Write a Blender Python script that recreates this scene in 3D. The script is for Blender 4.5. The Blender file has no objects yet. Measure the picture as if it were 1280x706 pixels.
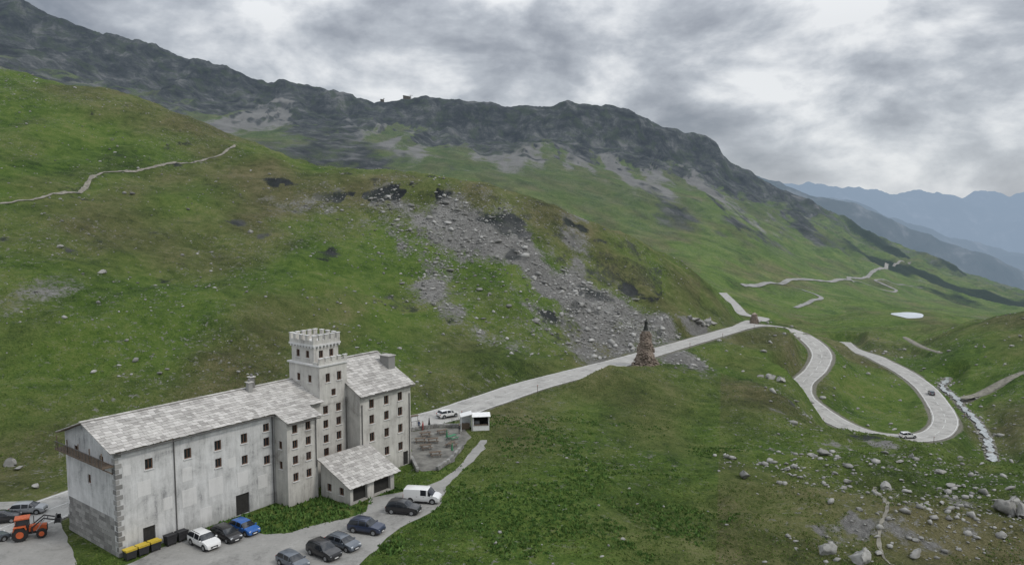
import bpy, bmesh, math, random
import numpy as np
from mathutils import Vector, Matrix
random.seed(7); rng=np.random.default_rng(7)
SC=bpy.context.scene
# ------------------------------------------------------------------ terrain rails, worked out from image pixels and estimated distances
RS="""-1.168,20,0 0,20,0 0.449,20,-1 1.202,20,-2|-1.037,70,0 0,75,0 0.209,75,-1.5 0.396,80,-2 1.055,80,-2|-1.023,95,1 -0.693,110,1 -0.551,118,0.5 -0.399,130,0.3 -0.258,140,0 -0.118,150,0 0,155,-0.5 0.107,150,-1.5 0.204,150,-3 0.269,150,-4 0.312,145,-4 0.367,140,-4 0.431,146,-4.5 0.491,145,-5.3 0.55,140,-5.1 0.616,135,-5.5 0.693,128,-5.1 1.039,115,-1|-0.994,160,24 -0.678,170,20 -0.541,175,17 -0.393,180,13 -0.255,185,9 -0.117,190,4 0,200,1 0.107,220,-1 0.202,245,-2 0.266,250,-4.5 0.309,240,-6 0.364,215,-8 0.397,212,-14 0.43,210,-20 0.49,207,-23 0.55,207,-23 0.616,195,-27 0.692,190,-26 1.03,200,-12|-0.975,280,70 -0.666,280,63 -0.532,280,54 -0.388,275,41 -0.252,270,32 -0.116,265,24 0,262,19 0.106,275,13 0.201,290,5 0.266,290,-3 0.308,290,-5 0.361,292,-5 0.394,300,-9 0.427,280,-14 0.486,290,-22 0.546,265,-24 0.611,260,-25 0.684,266,-18 1.018,270,5|-0.961,420,150 -0.66,400,112.7 -0.527,395,99.8 -0.384,390,80.3 -0.25,370,63.1 -0.115,350,55.6 0,335,46.3 0.105,335,34.1 0.2,342,19.5 0.265,342,2.9 0.308,340,-8.5 0.3615,345,-14 0.426,340,-20 0.485,340,-24 0.544,345,-26 0.606,350,-15.6 0.6795,350,-8.8 1.01,360,25|-0.967,550,150 -0.663,520,105 -0.251,480,50 0,450,25 0.201,450,-5 0.265,450,-18 0.308,450,-22 0.361,480,-32 0.426,520,-38 0.542,550,-38 0.606,520,-40 0.68,480,-36 1.011,480,15|-0.97,800,170 -0.6625,800,150 -0.251,800,60 -0.115,800,45 0,800,30 0.105,800,5 0.201,800,-15 0.265,800,-25 0.307,800,-38 0.36,800,-50 0.424,800,-58 0.541,800,-66 0.679,800,-72 1.01,800,0|-0.9636,1100,300 -0.6595,1200,260 -0.384,1250,170 -0.2495,1250,150 -0.1145,1250,130 0,1250,115 0.104,1250,92 0.199,1250,62 0.262,1250,40 0.304,1250,20 0.357,1250,-12 0.421,1250,-48 0.481,1250,-75 0.539,1250,-95 0.679,1250,-125 1.01,1250,-80|-0.9607,1450,430 -0.6574,1500,362 -0.4541,1600,303 -0.2488,1680,239 -0.1712,1690,223 -0.0416,1690,180 0.0624,1700,172 0.1353,1720,174 0.1874,1750,162 0.2503,1800,133 0.2928,1800,87 0.3775,1850,30 0.4845,1850,-57 0.678,1700,-159 1.019,1700,-190|-0.957,1560,520 -0.654,1620,477 -0.5538,1640,420 -0.4527,1700,376 -0.3507,1740,340 -0.2068,1790,298 -0.1708,1800,276 -0.1345,1800,292 -0.0414,1800,294 0.0518,1810,281 0.1346,1830,287 0.1866,1850,254 0.2492,1900,227 0.2918,1920,154 0.3768,2000,71 0.4838,2000,-33 0.6776,1900,-166 1.015,1900,-220|-0.98,2500,100 0,2600,0 0.38,2600,-250 0.68,2600,-420 1.01,2600,-450|-0.98,4500,-300 0.3,4500,-700 1.01,4500,-900"""
RAILS=[np.array([[float(c) for c in p.split(',')] for p in r.split()]) for r in RS.split('|')]
def pch(xs,ys,x):
    h=np.diff(xs);d=np.diff(ys)/h
    m=np.zeros(len(xs));m[0]=d[0];m[-1]=d[-1]
    for i in range(1,len(xs)-1):
        if d[i-1]*d[i]>0: m[i]=2*d[i-1]*d[i]/(d[i-1]+d[i])
    x=np.clip(x,xs[0],xs[-1]);i=np.clip(np.searchsorted(xs,x)-1,0,len(xs)-2)
    t=(x-xs[i])/h[i];t2=t*t;t3=t2*t
    return (2*t3-3*t2+1)*ys[i]+(t3-2*t2+t)*h[i]*m[i]+(3*t2-2*t3)*ys[i+1]+(t3-t2)*h[i]*m[i+1]
def base_height(x,y):
    yq=np.maximum(y,20.5); a=x/yq
    YY=np.array([pch(r[:,0],r[:,1],a) for r in RAILS]); ZZ=np.array([pch(r[:,0],r[:,2],a) for r in RAILS])
    h=np.diff(YY,axis=0);d=np.diff(ZZ,axis=0)/h
    m=np.zeros_like(ZZ);m[0]=d[0];m[-1]=d[-1]
    pr=d[:-1]*d[1:]
    m[1:-1]=np.where(pr>0,2*pr/np.where(np.abs(d[:-1]+d[1:])<1e-9,1e-9,d[:-1]+d[1:]),0)
    z=ZZ[-1].copy();u=np.full(len(yq),12.0)
    z[yq<=YY[0]]=ZZ[0][yq<=YY[0]];u[yq<=YY[0]]=0
    for i in range(len(RAILS)-1):
        k=(yq>YY[i])&(yq<=YY[i+1])
        if not k.any(): continue
        t=(yq[k]-YY[i][k])/h[i][k];t2=t*t;t3=t2*t
        z[k]=(2*t3-3*t2+1)*ZZ[i][k]+(t3-2*t2+t)*h[i][k]*m[i][k]+(3*t2-2*t3)*ZZ[i+1][k]+(t3-t2)*h[i][k]*m[i+1][k]
        u[k]=i+t
    return z,u
TAB=rng.random((256,256))
def vn(x,y,s=0):
    xi=np.floor(x).astype(int);yi=np.floor(y).astype(int)
    fx=x-xi;fy=y-yi;fx=fx*fx*(3-2*fx);fy=fy*fy*(3-2*fy)
    xi=xi+s*37;yi=yi+s*91
    g=lambda i,j:TAB[i&255,j&255]
    return (g(xi,yi)*(1-fx)+g(xi+1,yi)*fx)*(1-fy)+(g(xi,yi+1)*(1-fx)+g(xi+1,yi+1)*fx)*fy
def fbm(x,y,o=4,s=0,g=.5):
    r=0;a=1;n=0
    for i in range(o):
        r=r+a*(vn(x,y,s+i)-.5);n+=a;a*=g;x=x*2.03+17.1;y=y*2.03+5.7
    return r/n*2
def ridged(x,y,o=5,s=0):
    r=0;a=1;n=0
    for i in range(o):
        r=r+a*(1-np.abs(vn(x,y,s+i)*2-1));n+=a;a*=.52;x=x*2.07+3.3;y=y*2.07+9.1
    return r/n
def sstep(a,b,x):
    t=np.clip((x-a)/(b-a),0,1);return t*t*(3-2*t)
def inpoly(x,y,P):
    c=np.zeros(len(x),bool);j=len(P)-1
    for i in range(len(P)):
        xi,yi=P[i][:2];xj,yj=P[j][:2]
        if yi!=yj:
            k=((yi>y)!=(yj>y))&(x<(xj-xi)*(y-yi)/(yj-yi)+xi);c^=k
        j=i
    return c
def segd(x,y,p,q):
    dx=q[0]-p[0];dy=q[1]-p[1];L=dx*dx+dy*dy+1e-9
    t=np.clip(((x-p[0])*dx+(y-p[1])*dy)/L,0,1)
    return np.hypot(x-p[0]-t*dx,y-p[1]-t*dy),t
def spline(P,step):
    P=[np.array(p,float) for p in P];out=[]
    Q=[2*P[0]-P[1]]+P+[2*P[-1]-P[-2]]
    for i in range(1,len(Q)-2):
        p0,p1,p2,p3=Q[i-1:i+3];n=max(2,int(np.linalg.norm(p2-p1)/step))
        for k in range(n):
            t=k/n
            out.append(.5*((2*p1)+(-p0+p2)*t+(2*p0-5*p1+4*p2-p3)*t*t+(-p0+3*p1-3*p2+p3)*t**3))
    out.append(P[-1]);return out
MAIN=[(-80,60,0),(-74,72,0),(-67,88,0),(-60,105,0),(-50,121,0),(-36,134.5,0),(-17,144,0),(-6.9,158,-.3),(3.8,175,-.7),(16.5,192,-1.3),(29,208,-1.8),(48,236,-3),(72.6,272,-4.5),(92,297,-5),(103,307,-6),(114,311,-8),(119.5,303,-11),(117.6,285,-13.5),(107.6,265,-15.5),(97,250,-17),(92.6,238,-18.5),(93.4,228,-20),(95.5,218.5,-21.3),(98.5,212.5,-22),(103,209,-22.6),(110,208,-23),(118,210.5,-23.3),(126,218,-23.5),(135,232,-23.8),(144,253,-24),(153,277.5,-24.5),(160,305.5,-25),(163.6,330,-25.5),(166,345,-26),(172,380,-29),(190,430,-34)]
BRANCH=[(90,296,-5),(100,318,-6.5),(111,345,-9.5),(119,370,-14),(140,420,-19),(146,474,-24),(152,510,-24),(165,573,-26),(173,621,-26)]
RR=[(158,262,-25),(168,266,-24),(183,269,-18),(210,272,-12)]
RR2=[(193,338,-23),(205,375,-27),(221,424,-30)]
STREAM=[(175,300,-26),(163,283,-26),(159,268,-26),(154,255,-26.3),(150,241,-26.6),(143,224,-27.2),(138,214,-27.6),(132,203,-28),(128,190,-28.5),(120,180,-29)]
mainS=spline(MAIN,4);brS=spline(BRANCH,6);rrS=spline(RR,4);rr2S=spline(RR2,5);stS=spline(STREAM,4)
CARVE=[(mainS,4.4,.06,6.5),(brS,3.2,.1,8),(rrS,2.0,.08,4),(rr2S,1.6,.1,4),(stS,1.4,.25,7)]
FLAT=[(-85,58),(-14,70),(-8,98),(1,126),(0,136),(-8,142),(-24,139),(-44,124),(-62,103),(-85,98)]
TX,TY,TZ=298,566,-37
def height(x,y,full=False):
    x=np.asarray(x,float).ravel();y=np.asarray(y,float).ravel()
    z=np.empty(len(x));u=np.empty(len(x))
    for i in range(0,len(x),120000):
        z[i:i+120000],u[i:i+120000]=base_height(x[i:i+120000],y[i:i+120000])
    hill=sstep(2.0,2.6,u)*(1-sstep(6,7.2,u))
    near=1-sstep(2.2,3.2,u)
    mt=sstep(7.0,9.0,u)*(1-.6*sstep(10.3,11,u))
    rt=sstep(.22,.34,x/np.maximum(y,1))
    z+=near*(fbm(x/13,y/13,5,3)*(1.1+.9*rt)+fbm(x/3,y/3,4,9)*.28+(ridged(x/9,y/9,3,14)-.5)*1.1*rt)
    z+=hill*(fbm(x/46,y/46,6,5)*5.2+fbm(x/9,y/6,4,8)*1.1+(ridged(x/34,y/60,4,17)-.5)*4.0*(1-rt))
    z+=sstep(5.6,7,u)*(1-mt)*fbm(x/120,y/120,6,12)*9
    gul=ridged(x/230,y/620,6,20)-.5
    crest=sstep(9.55,10,u)
    z+=mt*(gul*60*(1-.45*crest)+fbm(x/60,y/60,5,31)*10+sstep(8.1,9.0,u)*((ridged(x/80,y/260,5,44)-.5)*36*(1-.65*crest)+(ridged(x/26,y/60,4,40)-.5)*11*(1-.3*crest)))
    ins=inpoly(x,y,FLAT);dm=np.full(len(x),1e9)
    k=np.where((y<170)&(x<30)&(x>-120))[0]
    dd=np.full(len(k),1e9)
    for i in range(len(FLAT)):
        d,_=segd(x[k],y[k],FLAT[i],FLAT[(i+1)%len(FLAT)]);dd=np.minimum(dd,d)
    dm[k]=dd
    w=np.where(ins,1,1-sstep(0,12,dm));z=z*(1-w)+(-.03)*w
    w=1-sstep(24,70,np.hypot((x-TX)*1.2,(y-TY)*.8));z=z*(1-w)+(TZ-.3)*w
    bd=np.full(len(x),1e9)
    for S,hw,off,fall in CARVE:
        best=np.full(len(x),1e9);bz=np.zeros(len(x))
        for p,q in zip(S[:-1],S[1:]):
            M_=hw+fall+2
            k=np.where((x>min(p[0],q[0])-M_)&(x<max(p[0],q[0])+M_)&(y>min(p[1],q[1])-M_)&(y<max(p[1],q[1])+M_))[0]
            if len(k)==0: continue
            d,t=segd(x[k],y[k],p,q);g=d<best[k];kk=k[g]
            best[kk]=d[g];bz[kk]=(p[2]+(q[2]-p[2])*t[g])
        w=1-sstep(hw+1.0,hw+fall,best)
        z=z*(1-w)+(bz-off)*w
        bd=np.minimum(bd,best-hw)
    if full: return z,u,bd
    return z
def H(x,y): return float(height([x],[y])[0])
# ------------------------------------------------------------------ materials
def newmat(n):
    m=bpy.data.materials.new(n);m.use_nodes=True;nt=m.node_tree;b=nt.nodes['Principled BSDF'];return m,nt,b
def noise(nt,vec,scale,detail=5,rough=.6,dist=0):
    n=nt.nodes.new('ShaderNodeTexNoise');n.inputs['Scale'].default_value=scale;n.inputs['Detail'].default_value=detail
    n.inputs['Roughness'].default_value=rough;n.inputs['Distortion'].default_value=dist
    if vec is not None: nt.links.new(vec,n.inputs['Vector'])
    return n.outputs['Fac']
def ramp(nt,fac,stops,interp='LINEAR'):
    r=nt.nodes.new('ShaderNodeValToRGB');e=r.color_ramp.elements;r.color_ramp.interpolation=interp
    while len(e)<len(stops): e.new(.5)
    for i,(p,c) in enumerate(stops):
        e[i].position=p;e[i].color=(c if len(c)==4 else (*c,1)) if isinstance(c,tuple) else (c,c,c,1)
    nt.links.new(fac,r.inputs[0]);return r.outputs[0]
def mix(nt,f,a,b,mode='MIX'):
    m=nt.nodes.new('ShaderNodeMix');m.data_type='RGBA';m.blend_type=mode
    for s,v in ((m.inputs[0],f),(m.inputs[6],a),(m.inputs[7],b)):
        if isinstance(v,(int,float)): s.default_value=v
        elif isinstance(v,tuple): s.default_value=(*v,1) if len(v)==3 else v
        else: nt.links.new(v,s)
    return m.outputs[2]
def math_(nt,op,a,b=None,clamp=False):
    m=nt.nodes.new('ShaderNodeMath');m.operation=op;m.use_clamp=clamp
    for s,v in zip(m.inputs,(a,b)):
        if v is None: continue
        if isinstance(v,(int,float)): s.default_value=v
        else: nt.links.new(v,s)
    return m.outputs[0]
def mapping(nt,v,sc,rot=(0,0,0)):
    mp=nt.nodes.new('ShaderNodeMapping');mp.inputs['Scale'].default_value=sc;mp.inputs['Rotation'].default_value=rot;nt.links.new(v,mp.inputs[0]);return mp.outputs[0]
def bump(nt,b,h,strength,dist):
    n=nt.nodes.new('ShaderNodeBump');n.inputs['Strength'].default_value=strength;n.inputs['Distance'].default_value=dist
    nt.links.new(h,n.inputs['Height']);nt.links.new(n.outputs[0],b.inputs['Normal'])
def pos(nt): return nt.nodes.new('ShaderNodeNewGeometry').outputs['Position']
def objc(nt): return nt.nodes.new('ShaderNodeTexCoord').outputs['Object']
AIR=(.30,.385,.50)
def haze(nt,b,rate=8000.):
    """aerial perspective painted into the material: emissive airlight grows with distance from the pass"""
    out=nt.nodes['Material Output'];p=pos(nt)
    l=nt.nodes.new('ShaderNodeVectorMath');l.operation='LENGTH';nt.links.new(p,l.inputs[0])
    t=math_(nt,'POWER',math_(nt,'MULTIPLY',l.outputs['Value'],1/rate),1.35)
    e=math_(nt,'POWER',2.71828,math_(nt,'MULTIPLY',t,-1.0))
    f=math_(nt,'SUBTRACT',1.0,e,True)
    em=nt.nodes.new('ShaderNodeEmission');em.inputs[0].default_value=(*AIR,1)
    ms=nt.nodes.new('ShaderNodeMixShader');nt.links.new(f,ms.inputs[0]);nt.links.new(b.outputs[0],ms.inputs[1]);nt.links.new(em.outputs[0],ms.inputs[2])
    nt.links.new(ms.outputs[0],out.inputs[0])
def attr(nt,n):
    a=nt.nodes.new('ShaderNodeAttribute');a.attribute_name=n;return a.outputs['Fac']
def terrain_mat():
    m,nt,b=newmat('alpine_ground');p=pos(nt)
    n1=noise(nt,p,.03,7,.66,.8);n2=noise(nt,p,.3,7,.74);n3=noise(nt,p,2.4,3,.7)
    s=math_(nt,'ADD',math_(nt,'MULTIPLY',n1,.42),math_(nt,'ADD',math_(nt,'MULTIPLY',n2,.38),math_(nt,'MULTIPLY',n3,.2)))
    g=ramp(nt,s,[(.38,(.028,.056,.011)),(.45,(.064,.116,.020)),(.52,(.112,.176,.032)),(.58,(.160,.205,.055)),(.66,(.225,.215,.095))])
    dry=ramp(nt,s,[(.38,(.045,.053,.022)),(.48,(.110,.108,.046)),(.56,(.175,.158,.080)),(.66,(.255,.225,.135))])
    g=mix(nt,attr(nt,'dry'),g,dry)
    g=mix(nt,math_(nt,'MULTIPLY',attr(nt,'alp'),.8),g,ramp(nt,s,[(.38,(.022,.036,.016)),(.5,(.056,.080,.028)),(.62,(.115,.125,.060))]))
    st=noise(nt,p,.75,3,.85);lm=noise(nt,p,.022,4,.6)
    sp=math_(nt,'MULTIPLY',ramp(nt,st,[(.58,0.),(.64,1.)]),ramp(nt,lm,[(.43,.0),(.57,.95)]))
    g=mix(nt,sp,g,(.25,.245,.22))
    r1=noise(nt,p,.022,12,.74,.4);r2=noise(nt,p,.9,6,.75)
    strata=noise(nt,mapping(nt,p,(.010,.010,.045),(.25,.12,0)),1.0,8,.7,.8)
    rs=math_(nt,'ADD',math_(nt,'MULTIPLY',r1,.72),math_(nt,'MULTIPLY',strata,.28))
    rock=ramp(nt,rs,[(.39,(.009,.011,.012)),(.47,(.029,.033,.034)),(.53,(.058,.063,.062)),(.61,(.14,.14,.137))])
    rock=mix(nt,ramp(nt,n1,[(.5,0.),(.6,.5)]),rock,(.042,.060,.026))
    ss=math_(nt,'ADD',math_(nt,'MULTIPLY',r1,.5),math_(nt,'MULTIPLY',r2,.5))
    scr=ramp(nt,ss,[(.36,(.095,.095,.088)),(.5,(.205,.20,.188)),(.64,(.35,.345,.325))])
    rb=ss
    def brk(a,k=2.2,lo=.36,hi=.66):
        t=math_(nt,'ADD',a,math_(nt,'MULTIPLY',math_(nt,'SUBTRACT',rb,.5),k))
        return ramp(nt,t,[(lo,0.),(hi,1.)])
    scr=mix(nt,math_(nt,'MULTIPLY',attr(nt,'alp'),.5),scr,(.10,.102,.097))
    c=mix(nt,brk(attr(nt,'scree'),2.6),g,scr)
    c=mix(nt,brk(attr(nt,'rock')),c,rock)
    c=mix(nt,brk(attr(nt,'forest'),1.6),c,(.016,.03,.015))
    c=mix(nt,brk(attr(nt,'verge'),1.0,.42,.58),c,(.25,.24,.20))
    nt.links.new(c,b.inputs['Base Color']);b.inputs['Roughness'].default_value=.95;b.inputs['Specular IOR Level'].default_value=.12
    hh=math_(nt,'ADD',math_(nt,'MULTIPLY',n2,2.4),math_(nt,'MULTIPLY',n3,.4));bump(nt,b,hh,1.0,1.1)
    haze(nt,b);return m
def simple(n,col,rough=.6,var=.25,scale=3,metal=0,spec=.4,bmp=0,coord='obj'):
    m,nt,b=newmat(n);v=objc(nt) if coord=='obj' else pos(nt)
    f=noise(nt,v,scale,6,.65)
    lo=tuple(max(0,c*(1-var)) for c in col);hi=tuple(min(1,c*(1+var)) for c in col)
    c=ramp(nt,f,[(.35,lo),(.65,hi)]);nt.links.new(c,b.inputs['Base Color'])
    b.inputs['Roughness'].default_value=rough;b.inputs['Metallic'].default_value=metal;b.inputs['Specular IOR Level'].default_value=spec
    if bmp: bump(nt,b,f,.6,bmp)
    return m
def asphalt(n,col,scale):
    m,nt,b=newmat(n);p=pos(nt);f1=noise(nt,p,scale,6,.7,.5);f2=noise(nt,p,scale*9,4,.7)
    s=math_(nt,'ADD',math_(nt,'MULTIPLY',f1,.7),math_(nt,'MULTIPLY',f2,.3))
    c=ramp(nt,s,[(.36,tuple(k*.62 for k in col)),(.48,col),(.56,tuple(k*1.08 for k in col)),(.66,tuple(k*1.3 for k in col))])
    cr=noise(nt,p,.5,2,.5,2.5);c=mix(nt,ramp(nt,cr,[(.492,0.),(.5,.5),(.508,0.)]),c,tuple(k*.45 for k in col))
    nt.links.new(c,b.inputs['Base Color']);b.inputs['Roughness'].default_value=.88;b.inputs['Specular IOR Level'].default_value=.3;bump(nt,b,f2,.3,.01);return m
def plaster(n,base,dark,patch):
    m,nt,b=newmat(n);v=objc(nt)
    f1=noise(nt,v,.30,8,.68,.5);f2=noise(nt,mapping(nt,v,(1,1,.13)),1.7,6,.72);f3=noise(nt,v,6,4,.7)
    s=math_(nt,'ADD',math_(nt,'MULTIPLY',f1,.48),math_(nt,'ADD',math_(nt,'MULTIPLY',f2,.37),math_(nt,'MULTIPLY',f3,.15)))
    c=ramp(nt,s,[(.39,dark),(.47,base),(.58,patch)])
    sp=nt.nodes.new('ShaderNodeSeparateXYZ');nt.links.new(v,sp.inputs[0])
    ft=ramp(nt,math_(nt,'ADD',math_(nt,'MULTIPLY',sp.outputs[2],.1),math_(nt,'MULTIPLY',math_(nt,'SUBTRACT',f2,.5),.5)),[(.0,.6),(.18,0.)])
    c=mix(nt,ft,c,tuple(k*.6 for k in base))
    nt.links.new(c,b.inputs['Base Color']);b.inputs['Roughness'].default_value=.9;bump(nt,b,f3,.4,.02);return m
def island(n,stops,rough=.85,scale=4,bmp=.03,w=.65):
    m,nt,b=newmat(n);g=nt.nodes.new('ShaderNodeNewGeometry')
    f=noise(nt,g.outputs['Position'],scale,5,.7)
    s=math_(nt,'ADD',math_(nt,'MULTIPLY',g.outputs['Random Per Island'],w),math_(nt,'MULTIPLY',f,1-w))
    c=ramp(nt,s,stops);nt.links.new(c,b.inputs['Base Color']);b.inputs['Roughness'].default_value=rough
    b.inputs['Specular IOR Level'].default_value=.25
    if bmp: bump(nt,b,f,.6,bmp)
    return m
M={}
M['ground']=terrain_mat()
M['asphalt']=asphalt('pale_asphalt',(.32,.313,.295),.35)
M['lot']=asphalt('worn_asphalt',(.245,.24,.225),.22)
M['line']=simple('road_paint',(.58,.58,.56),.8,.25,2,coord='pos')
M['path']=simple('path_gravel',(.18,.17,.14),.95,.35,.9,coord='pos',bmp=.03)
M['terr']=simple('terrace_stone',(.15,.145,.13),.95,.4,.5,coord='pos',bmp=.03)
M['farroad']=simple('far_road_asphalt',(.22,.22,.21),.95,.2,.1,coord='pos')
M['plaster']=plaster('weathered_plaster',(.42,.42,.41),(.22,.22,.22),(.56,.56,.55))
M['plaster2']=plaster('beige_plaster',(.41,.395,.365),(.26,.245,.22),(.51,.495,.455))
M['patch']=plaster('fresh_plaster',(.53,.525,.51),(.43,.425,.415),(.58,.575,.56))
M['stonew']=island('stone_masonry',[(.2,(.15,.147,.14)),(.8,(.30,.295,.28))])
M['slab']=island('stone_roof_slab',[(.12,(.22,.21,.195)),(.4,(.36,.345,.325)),(.62,(.43,.415,.39)),(.9,(.54,.52,.495))],.8,1.2,.03,.55)
M['rock']=island('boulder_stone',[(.15,(.135,.133,.125)),(.5,(.255,.25,.235)),(.9,(.40,.395,.37))],.95,2.2,.12,.4)
M['cairn']=island('cairn_stone',[(.15,(.11,.09,.075)),(.5,(.21,.17,.14)),(.9,(.32,.265,.22))],.9,2.5,.05)
M['scr']=island('scree_stone',[(.15,(.13,.13,.12)),(.5,(.25,.247,.235)),(.9,(.42,.415,.395))],.9,1.5,.05)
M['tuft']=island('grass_blades',[(.15,(.045,.082,.017)),(.5,(.092,.145,.030)),(.75,(.145,.185,.048)),(.92,(.205,.195,.09))],.9,.4,0)
M['herb']=island('herb_leaves',[(.15,(.035,.082,.018)),(.6,(.072,.14,.028)),(.92,(.125,.19,.05))],.85,.4,0)
M['glass']=simple('window_glass',(.02,.023,.027),.12,.3,1,spec=.6)
M['frame']=simple('brown_frame',(.14,.075,.045),.7,.2)
M['dark']=simple('dark_opening',(.025,.024,.022),.9)
M['wood']=simple('weathered_wood',(.12,.09,.065),.85,.35,5,bmp=.02)
M['pipe']=simple('drain_pipe',(.09,.085,.08),.6)
M['rubber']=simple('tyre_rubber',(.018,.018,.018),.85)
M['rim']=simple('wheel_rim',(.32,.33,.34),.4,.1,metal=.7)
M['trim']=simple('black_trim',(.025,.025,.027),.6)
M['lamp']=simple('head_lamp',(.6,.62,.64),.2,.1)
M['tail']=simple('tail_lamp',(.32,.02,.015),.3,.1)
M['bronze']=simple('bronze',(.026,.029,.026),.6,.3,metal=.2)
M['white']=simple('white_paint',(.66,.66,.65),.5,.08)
M['orange']=simple('orange_paint',(.42,.09,.03),.45,.2)
M['yellow']=simple('yellow_lid',(.52,.38,.04),.5,.1)
M['green']=simple('green_canvas',(.05,.17,.09),.8,.1)
M['redc']=simple('red_canvas',(.32,.05,.04),.8,.1)
M['skin']=simple('skin',(.45,.27,.19),.6,.1)
M['cloth']=simple('blue_cloth',(.05,.07,.13),.9,.2)
M['water']=simple('stream_water',(.30,.32,.32),.25,.5,1.5,coord='pos')
M['tarn']=simple('tarn_water',(.50,.54,.56),.15,.15,.05,coord='pos')
def carpaint(name,c):
    m,nt,b=newmat(name+'_car_paint');b.inputs['Base Color'].default_value=(*c,1)
    f=noise(nt,objc(nt),3,4);nt.links.new(ramp(nt,f,[(.3,.28),(.7,.42)]),b.inputs['Roughness']);b.inputs['Coat Weight'].default_value=.6;b.inputs['Coat Roughness'].default_value=.08
    return m
CP={'white':carpaint('white',(.64,.64,.63)),'black':carpaint('black',(.014,.014,.016)),'blue':carpaint('blue',(.02,.10,.33)),'grey':carpaint('grey',(.085,.10,.12)),'navy':carpaint('navy',(.018,.028,.06)),'silver':carpaint('silver',(.30,.31,.32))}
# ------------------------------------------------------------------ mesh helpers
def link(o,parent=None):
    bpy.context.collection.objects.link(o)
    if parent is not None: o.parent=parent
    return o
def empty(name,loc=(0,0,0),rz=0,parent=None):
    e=bpy.data.objects.new(name,None);e.location=loc;e.rotation_euler=(0,0,rz);e.empty_display_size=.5;return link(e,parent)
class B:
    def __init__(s): s.v=[];s.f=[];s.m=[];s.mats=[]
    def mi(s,mat):
        if mat not in s.mats: s.mats.append(mat)
        return s.mats.index(mat)
    def add(s,V,F,mat):
        o=len(s.v);s.v+= [tuple(map(float,p)) for p in V];k=s.mi(mat)
        for f in F: s.f.append(tuple(i+o for i in f));s.m.append(k)
    def box(s,c,d,mat,rz=0,rx=0,ry=0,taper=1):
        R=Matrix.Rotation(rz,3,'Z')@Matrix.Rotation(ry,3,'Y')@Matrix.Rotation(rx,3,'X');V=[]
        for z in(-.5,.5):
            t=taper if z>0 else 1
            for x,y in((-.5,-.5),(.5,-.5),(.5,.5),(-.5,.5)):
                V.append(R@Vector((x*d[0]*t,y*d[1]*t,z*d[2]))+Vector(c))
        s.add(V,[(0,3,2,1),(4,5,6,7),(0,1,5,4),(1,2,6,5),(2,3,7,6),(3,0,4,7)],mat)
    def cyl(s,c,r,h,mat,n=14,axis='Z',r2=None):
        r2=r if r2 is None else r2;V=[]
        for k,(rr,z) in enumerate(((r,-h/2),(r2,h/2))):
            for i in range(n):
                a=2*math.pi*i/n;p=(rr*math.cos(a),rr*math.sin(a),z)
                if axis=='Y': p=(p[0],p[2],p[1])
                if axis=='X': p=(p[2],p[0],p[1])
                V.append((p[0]+c[0],p[1]+c[1],p[2]+c[2]))
        F=[(i,(i+1)%n,n+(i+1)%n,n+i) for i in range(n)]+[tuple(range(n))[::-1],tuple(range(n,2*n))]
        s.add(V,F,mat)
    def bar(s,p,q,r,mat,n=6):
        p=Vector(p);q=Vector(q);d=(q-p);L=d.length;R=d.to_track_quat('Z','Y').to_matrix();V=[]
        for z in(0,L):
            for i in range(n):
                a=2*math.pi*i/n;V.append(R@Vector((r*math.cos(a),r*math.sin(a),z))+p)
        s.add(V,[(i,(i+1)%n,n+(i+1)%n,n+i) for i in range(n)]+[tuple(range(n))[::-1],tuple(range(n,2*n))],mat)
    def obj(s,name,parent=None,smooth=False,loc=None,rz=0,fix=True):
        me=bpy.data.meshes.new(name);me.from_pydata(s.v,[],s.f)
        for m in s.mats: me.materials.append(m)
        me.polygons.foreach_set('material_index',s.m)
        if fix:
            bm=bmesh.new();bm.from_mesh(me);bmesh.ops.recalc_face_normals(bm,faces=bm.faces);bm.to_mesh(me);bm.free()
        if smooth: me.polygons.foreach_set('use_smooth',[True]*len(me.polygons))
        o=bpy.data.objects.new(name,me)
        if loc is not None: o.location=loc
        o.rotation_euler=(0,0,rz);return link(o,parent)
def npmesh(name,V,F,mats,smooth=True,attrs=None,parent=None):
    me=bpy.data.meshes.new(name);V=np.asarray(V,np.float32);F=np.asarray(F,np.int32)
    me.vertices.add(len(V));me.vertices.foreach_set('co',V.ravel());k=F.shape[1]
    me.loops.add(F.size);me.loops.foreach_set('vertex_index',F.ravel())
    me.polygons.add(len(F));me.polygons.foreach_set('loop_start',np.arange(0,F.size,k,dtype=np.int32))
    me.polygons.foreach_set('loop_total',np.full(len(F),k,np.int32))
    if smooth: me.polygons.foreach_set('use_smooth',np.ones(len(F),bool))
    for m in mats: me.materials.append(m)
    me.update(calc_edges=True)
    for n,a in (attrs or {}).items():
        at=me.attributes.new(n,'FLOAT','POINT');at.data.foreach_set('value',np.asarray(a,np.float32))
    o=bpy.data.objects.new(name,me);return link(o,parent)
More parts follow.
